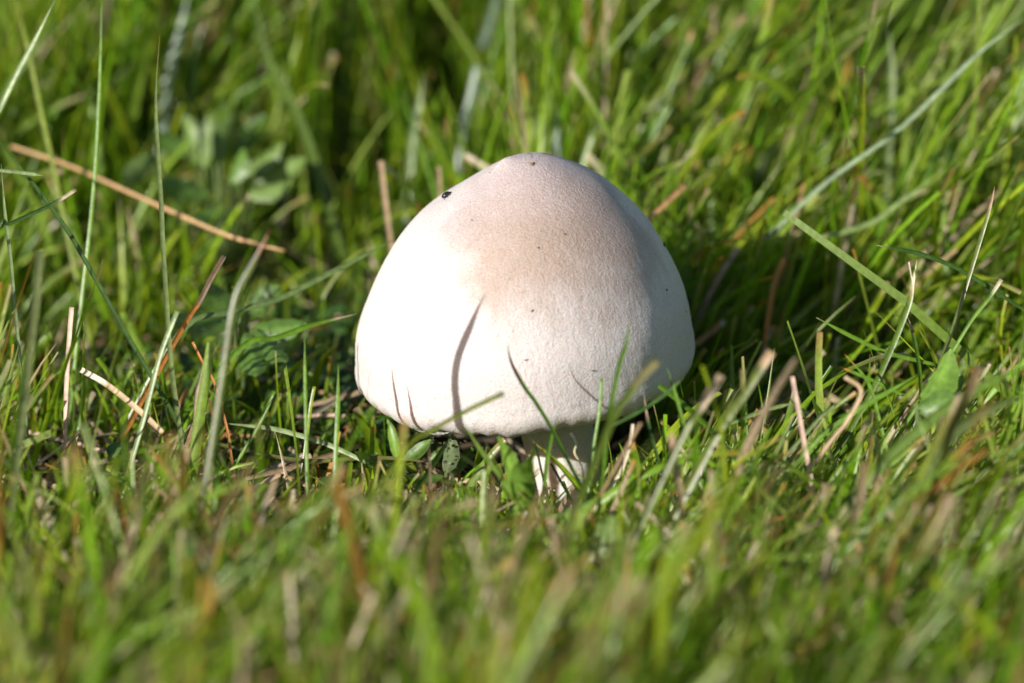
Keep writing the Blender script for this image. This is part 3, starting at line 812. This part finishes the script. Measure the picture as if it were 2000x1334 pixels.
def weed(label, foot, specs, stem_col=(.12, .17, .05), group='broad leaved weeds in the lawn'):
    """specs: (base px, tip px, width px, depth base, depth tip, colour, roll)"""
    r = bpy.data.objects.new('weed_plant', None); COL.objects.link(r); r.empty_display_size = .004
    f = at(*foot); f[2] = float(ground_h(f[0], f[1])); r.location = f
    tag(r, label, 'weed', group)
    for (b, t, w, d0, d1, c, ro) in specs:
        B = at(b[0], b[1], d0) - f; T = at(t[0], t[1], d1) - f
        leaf(r, B, T, w * PX, c, roll=ro)
        note_hero(np.array([f + B + (T - B) * q for q in np.linspace(.2, 1, 24)]), w * .14)
        # petiole from the foot to the leaf base
        Pp = catmull([np.array([0, 0, -.001]), B * .5 + np.array([0, 0, .001]), B + (T - B) * .04], 7); V, F = [], []
        for i, q in enumerate(Pp):
            for k in range(5):
                a = k / 5 * 6.283; V.append(q + np.array([math.cos(a), math.sin(a), 0]) * .00045)
            if i: F += [[(i - 1) * 5 + k, (i - 1) * 5 + (k + 1) % 5, i * 5 + (k + 1) % 5, i * 5 + k] for k in range(5)]
        mesh_obj('leaf_stalk', V, np.array(F), M_LEAF, r, cols=np.tile(stem_col, (len(V), 1)))
    return r

G1, G2, G3 = (.14, .25, .035), (.09, .17, .03), (.13, .20, .05)
weed('broad folded weed leaves just in front of the stem', (1040, 1010, -46), [
    ((1010, 1010), (962, 860), 44, -46, -50, G1, .9), ((1035, 1012), (1054, 885), 42, -46, -52, G1, -.9),
    ((1030, 1015), (1008, 915), 46, -48, -56, G1, .4), ((1060, 1015), (1150, 960), 50, -48, -60, G1, .3), ((1010, 1015), (900, 985), 46, -48, -64, G1, -.3)])
weed('soft pale weed leaves in the left background', (440, 420, 75), [
    ((400, 330), (352, 225), 58, 74, 76, G3, .6), ((430, 320), (468, 215), 52, 76, 80, G3, -.7), ((470, 340), (545, 275), 50, 70, 68, G3, .4),
    ((480, 380), (562, 348), 46, 62, 56, G3, .2), ((410, 380), (318, 352), 54, 66, 58, G2, .2), ((440, 400), (376, 432), 46, 60, 50, G2, 0),
    ((300, 300), (252, 352), 44, 66, 58, G3, .5), ((420, 300), (405, 225), 46, 82, 84, G3, .2), ((460, 300), (520, 225), 44, 84, 84, G2, -.4),
    ((380, 300), (300, 262), 44, 80, 76, G2, .3), ((500, 360), (590, 310), 44, 72, 66, G3, -.3), ((450, 360), (470, 290), 46, 64, 62, G2, .5)])
weed('glossy low weed leaves in the open left patch', (470, 640, 20), [
    ((470, 620), (395, 560), 62, 30, 24, G2, .2), ((480, 615), (545, 560), 58, 32, 30, G2, -.2), ((460, 630), (340, 610), 56, 24, 14, G2, 0),
    ((490, 640), (590, 625), 54, 22, 16, G2, .1), ((480, 650), (500, 720), 52, 14, 2, G2, 0), ((500, 640), (560, 690), 50, 16, 4, G2, .3)])
weed('upright broad leaf below the left rim of the cap', (770, 900, -4), [
    ((775, 900), (752, 818), 25, -4, -2, G1, .5), ((785, 905), (840, 860), 26, -8, -10, G2, -.3), ((770, 905), (700, 880), 30, -8, -14, G1, 0)])
weed('dewy grey green leaf left of the stem', (870, 930, -18), [
    ((872, 925), (880, 842), 34, -18, -14, (.13, .17, .08), .3), ((880, 930), (930, 870), 28, -16, -12, G2, -.4), ((865, 930), (800, 925), 28, -20, -26, G2, 0)])
weed('dark broad weed leaf beside tall stalk at right', (1790, 820, -38), [
    ((1800, 800), (1850, 672), 70, -38, -32, G1, .5), ((1790, 800), (1858, 770), 60, -40, -44, G2, 0), ((1810, 800), (1880, 720), 44, -38, -30, G1, .3)])
weed('pale blurred weed leaves at the top, right of centre', (1230, 240, 150), [
    ((1225, 150), (1205, 55), 56, 150, 152, G3, .4), ((1240, 170), (1300, 110), 50, 148, 146, G3, -.2), ((1230, 180), (1180, 140), 46, 146, 142, G3, 0)])
weed('blurred soft green leaf in the central foreground', (1180, 1120, -66), [
    ((1150, 1100), (1190, 1010), 66, -66, -70, (.14, .21, .06), .3), ((1180, 1105), (1260, 1060), 50, -66, -72, G1, 0)])

# ------------------------------------------------------------------ the lawn itself, grown around the single blades
TIPS = build_lawn()
build_thatch()

# ------------------------------------------------------------------ small things lying on the cap
def fleck(name, label, cat, px, py, l, w, h, ang, col, rough=.5, group=None, spec=.5):
    loc, nor = on_cap(px, py)
    if loc is None: return
    q = nor.to_track_quat('Z', 'Y')
    V, F = [], []
    nu, nv = 10, 6
    seed = random.random() * 9
    for j in range(nv + 1):
        ph = -math.pi / 2 + math.pi * j / nv
        for i in range(nu):
            a = 2 * math.pi * i / nu
            k = 1 + (.22 * math.sin(3 * a + seed) + .12 * math.sin(5 * a + 2 * ph + seed) if name != 'beetle' else 0)
            x, y, z = math.cos(a) * math.cos(ph) * l * k, math.sin(a) * math.cos(ph) * w * k, math.sin(ph) * h
            x, y = x * math.cos(ang) - y * math.sin(ang), x * math.sin(ang) + y * math.cos(ang)
            V.append(np.array(q @ Vector((x, y, z + h * .55))))
    for j in range(nv):
        for i in range(nu):
            F.append([j * nu + i, j * nu + (i + 1) % nu, (j + 1) * nu + (i + 1) % nu, (j + 1) * nu + i])
    o = mesh_obj(name, V, np.array(F), simple_mat(name + '_surface', col, rough, spec))
    o.location = loc
    tag(o, label, cat, group)
    return o

def build_beetle():
    loc, nor = on_cap(873, 384)
    r = bpy.data.objects.new('beetle', None); COL.objects.link(r); r.location = loc; r.empty_display_size = .001
    tag(r, 'tiny shiny black beetle on the left shoulder of the cap', 'beetle')
    t = np.array(nor.cross(Vector((-FWD[0], -FWD[1], -FWD[2]))).normalized()); nz = np.array(nor); b = np.cross(nz, t)
    # camera-visible lying axis: mostly along the slope
    t = t if t[0] > 0 else -t; b = np.cross(nz, t)
    m = simple_mat('beetle_shell', (.012, .010, .009), .12, .8); ml = simple_mat('beetle_leg_shell', (.03, .02, .015), .4, .5)
    def ell(name, c, l, w, h, parent):
        V, F = [], []
        for j in range(9):
            ph = -math.pi / 2 + math.pi * j / 8
            for i in range(14):
                a = 2 * math.pi * i / 14
                V.append(c + t * math.cos(a) * math.cos(ph) * l + b * math.sin(a) * math.cos(ph) * w + nz * math.sin(ph) * h)
        for j in range(8):
            for i in range(14): F.append([j * 14 + i, j * 14 + (i + 1) % 14, (j + 1) * 14 + (i + 1) % 14, (j + 1) * 14 + i])
        return mesh_obj(name, V, np.array(F), m, parent)
    ell('wing_case', nz * .00040, .00085, .00060, .00046, r)
    ell('head', nz * .00024 + t * .00085, .00028, .00026, .0002, r)
    for sgn in (-1, 1):
        for k in (-.0004, 0, .0004):
            p0 = t * k + nz * .00018 + b * sgn * .0003; p1 = t * k * 1.4 + nz * .00024 + b * sgn * .0007; p2 = t * k * 1.7 + b * sgn * .0010
            V, F = [], []
            for i, p in enumerate((p0, p1, p2)):
                for q in range(4):
                    a = q * 1.5708; V.append(p + (t * math.cos(a) + nz * math.sin(a)) * .00005)
                if i: F += [[(i - 1) * 4 + q, (i - 1) * 4 + (q + 1) % 4, i * 4 + (q + 1) % 4, i * 4 + q] for q in range(4)]
            mesh_obj('leg', V, np.array(F), ml, r)
build_beetle()
fleck('soil_crumb', 'brown soil crumb just below the apex of the cap', 'soil crumb', 1040, 321, .00052, .00034, .0002, 1.0, (.20, .10, .04))
G = 'dark specks lying on the cap'
fleck('soil_speck', 'round black speck in the middle of the tan crown', 'speck', 1052, 484, .00018, .00018, .00012, 0, (.04, .025, .015), group=G)
fleck('soil_speck', 'black speck near the centre of the white cap face', 'speck', 1040, 607, .00034, .00013, .0001, .5, (.04, .03, .02), group=G)
fleck('plant_fibre', 'greenish fibre stuck low on the front of cap', 'fibre', 1028, 703, .00042, .00012, .0001, .2, (.05, .06, .02), group=G)
fleck('plant_fibre', 'dark fibre low on the right front of cap', 'fibre', 1160, 724, .00055, .0001, .0001, -.2, (.05, .04, .02), group=G)
fleck('soil_speck', 'black speck on the shaded right side of cap', 'speck', 1302, 566, .0002, .00017, .00012, 0, (.03, .02, .015), group=G)
fleck('plant_fibre', 'tiny dark twig at the right shoulder outline of cap', 'fibre', 1296, 478, .0006, .00010, .0002, .3, (.04, .03, .02), group=G)
fleck('soil_speck', 'faint speck on the lit left of tan crown', 'speck', 922, 430, .00015, .00013, .0001, 0, (.10, .06, .03), group=G)
fleck('soil_speck', 'small dark speck right of the tan crown', 'speck', 1104, 457, .00022, .0001, .0001, -.5, (.06, .04, .02), group=G)
fleck('soil_speck', 'small speck left above the tan crown', 'speck', 957, 337, .00012, .0001, .0001, 0, (.10, .08, .06), group=G)
fleck('soil_speck', 'faint speck below the shaded right edge speck', 'speck', 1340, 609, .00012, .00012, .0001, 0, (.06, .05, .03), group=G)

# ------------------------------------------------------------------ dust on the cap
def build_dust():
    V, F = [], []
    for q in range(150):
        px, py = random.gauss(1060, 130), random.gauss(500, 130)
        loc, nor = on_cap(px, py)
        if loc is None: continue
        n = np.array(nor); t = np.cross(n, [random.gauss(0, 1) for _ in range(3)]); t /= np.linalg.norm(t); b = np.cross(n, t)
        l = random.uniform(.00006, .00016); w = random.uniform(.00004, .00008); p = np.array(loc)
        k = len(V)
        V += [p + t * l, p + b * w, p - t * l, p - b * w, p + n * .00006]
        F += [[k, k + 1, k + 4], [k + 1, k + 2, k + 4], [k + 2, k + 3, k + 4], [k + 3, k, k + 4]]
    o = mesh_obj('soil_dust', V, np.array(F), simple_mat('soil_dust_surface', (.12, .075, .045), .8, .2), smooth=False)
    tag(o, 'fine brown dust grains sprinkled over the cap', 'dust', kind='stuff')
build_dust()

# ------------------------------------------------------------------ dew
def build_dew():
    k = TIPS[rng.choice(len(TIPS), 420, replace=False)] + rng.normal(0, .0002, (420, 3))
    ex = []
    for (x, y, d, sx, sy, n) in ((370, 540, 22, 30, 14, 26), (870, 880, -16, 22, 18, 30), (820, 930, -14, 60, 25, 25), (1700, 1020, -50, 90, 50, 18), (470, 620, 12, 60, 40, 22)):
        for q in range(n): ex.append(at(random.gauss(x, sx), random.gauss(y, sy), d + random.gauss(0, 2)))
    k = np.vstack([k, np.array(ex)])
    n = len(k); r = rng.uniform(.00012, .00028, n)
    V, F = [], []
    base, bf = [], []
    for j in range(6):
        ph = -math.pi / 2 + math.pi * j / 5
        for i in range(8): base.append((math.cos(i * .7854) * math.cos(ph), math.sin(i * .7854) * math.cos(ph), math.sin(ph)))
    for j in range(5):
        for i in range(8): bf.append((j * 8 + i, j * 8 + (i + 1) % 8, (j + 1) * 8 + (i + 1) % 8, (j + 1) * 8 + i))
    base, bf = np.array(base), np.array(bf)
    V = (base[None] * r[:, None, None] + k[:, None]).reshape(-1, 3)
    F = (bf[None] + (np.arange(n) * len(base))[:, None, None]).reshape(-1, 4)
    o = mesh_obj('dew_drops', V, F, dew_material())
    tag(o, 'fine glistening dew drops scattered on the grass and leaves', 'dew', kind='stuff')
build_dew()
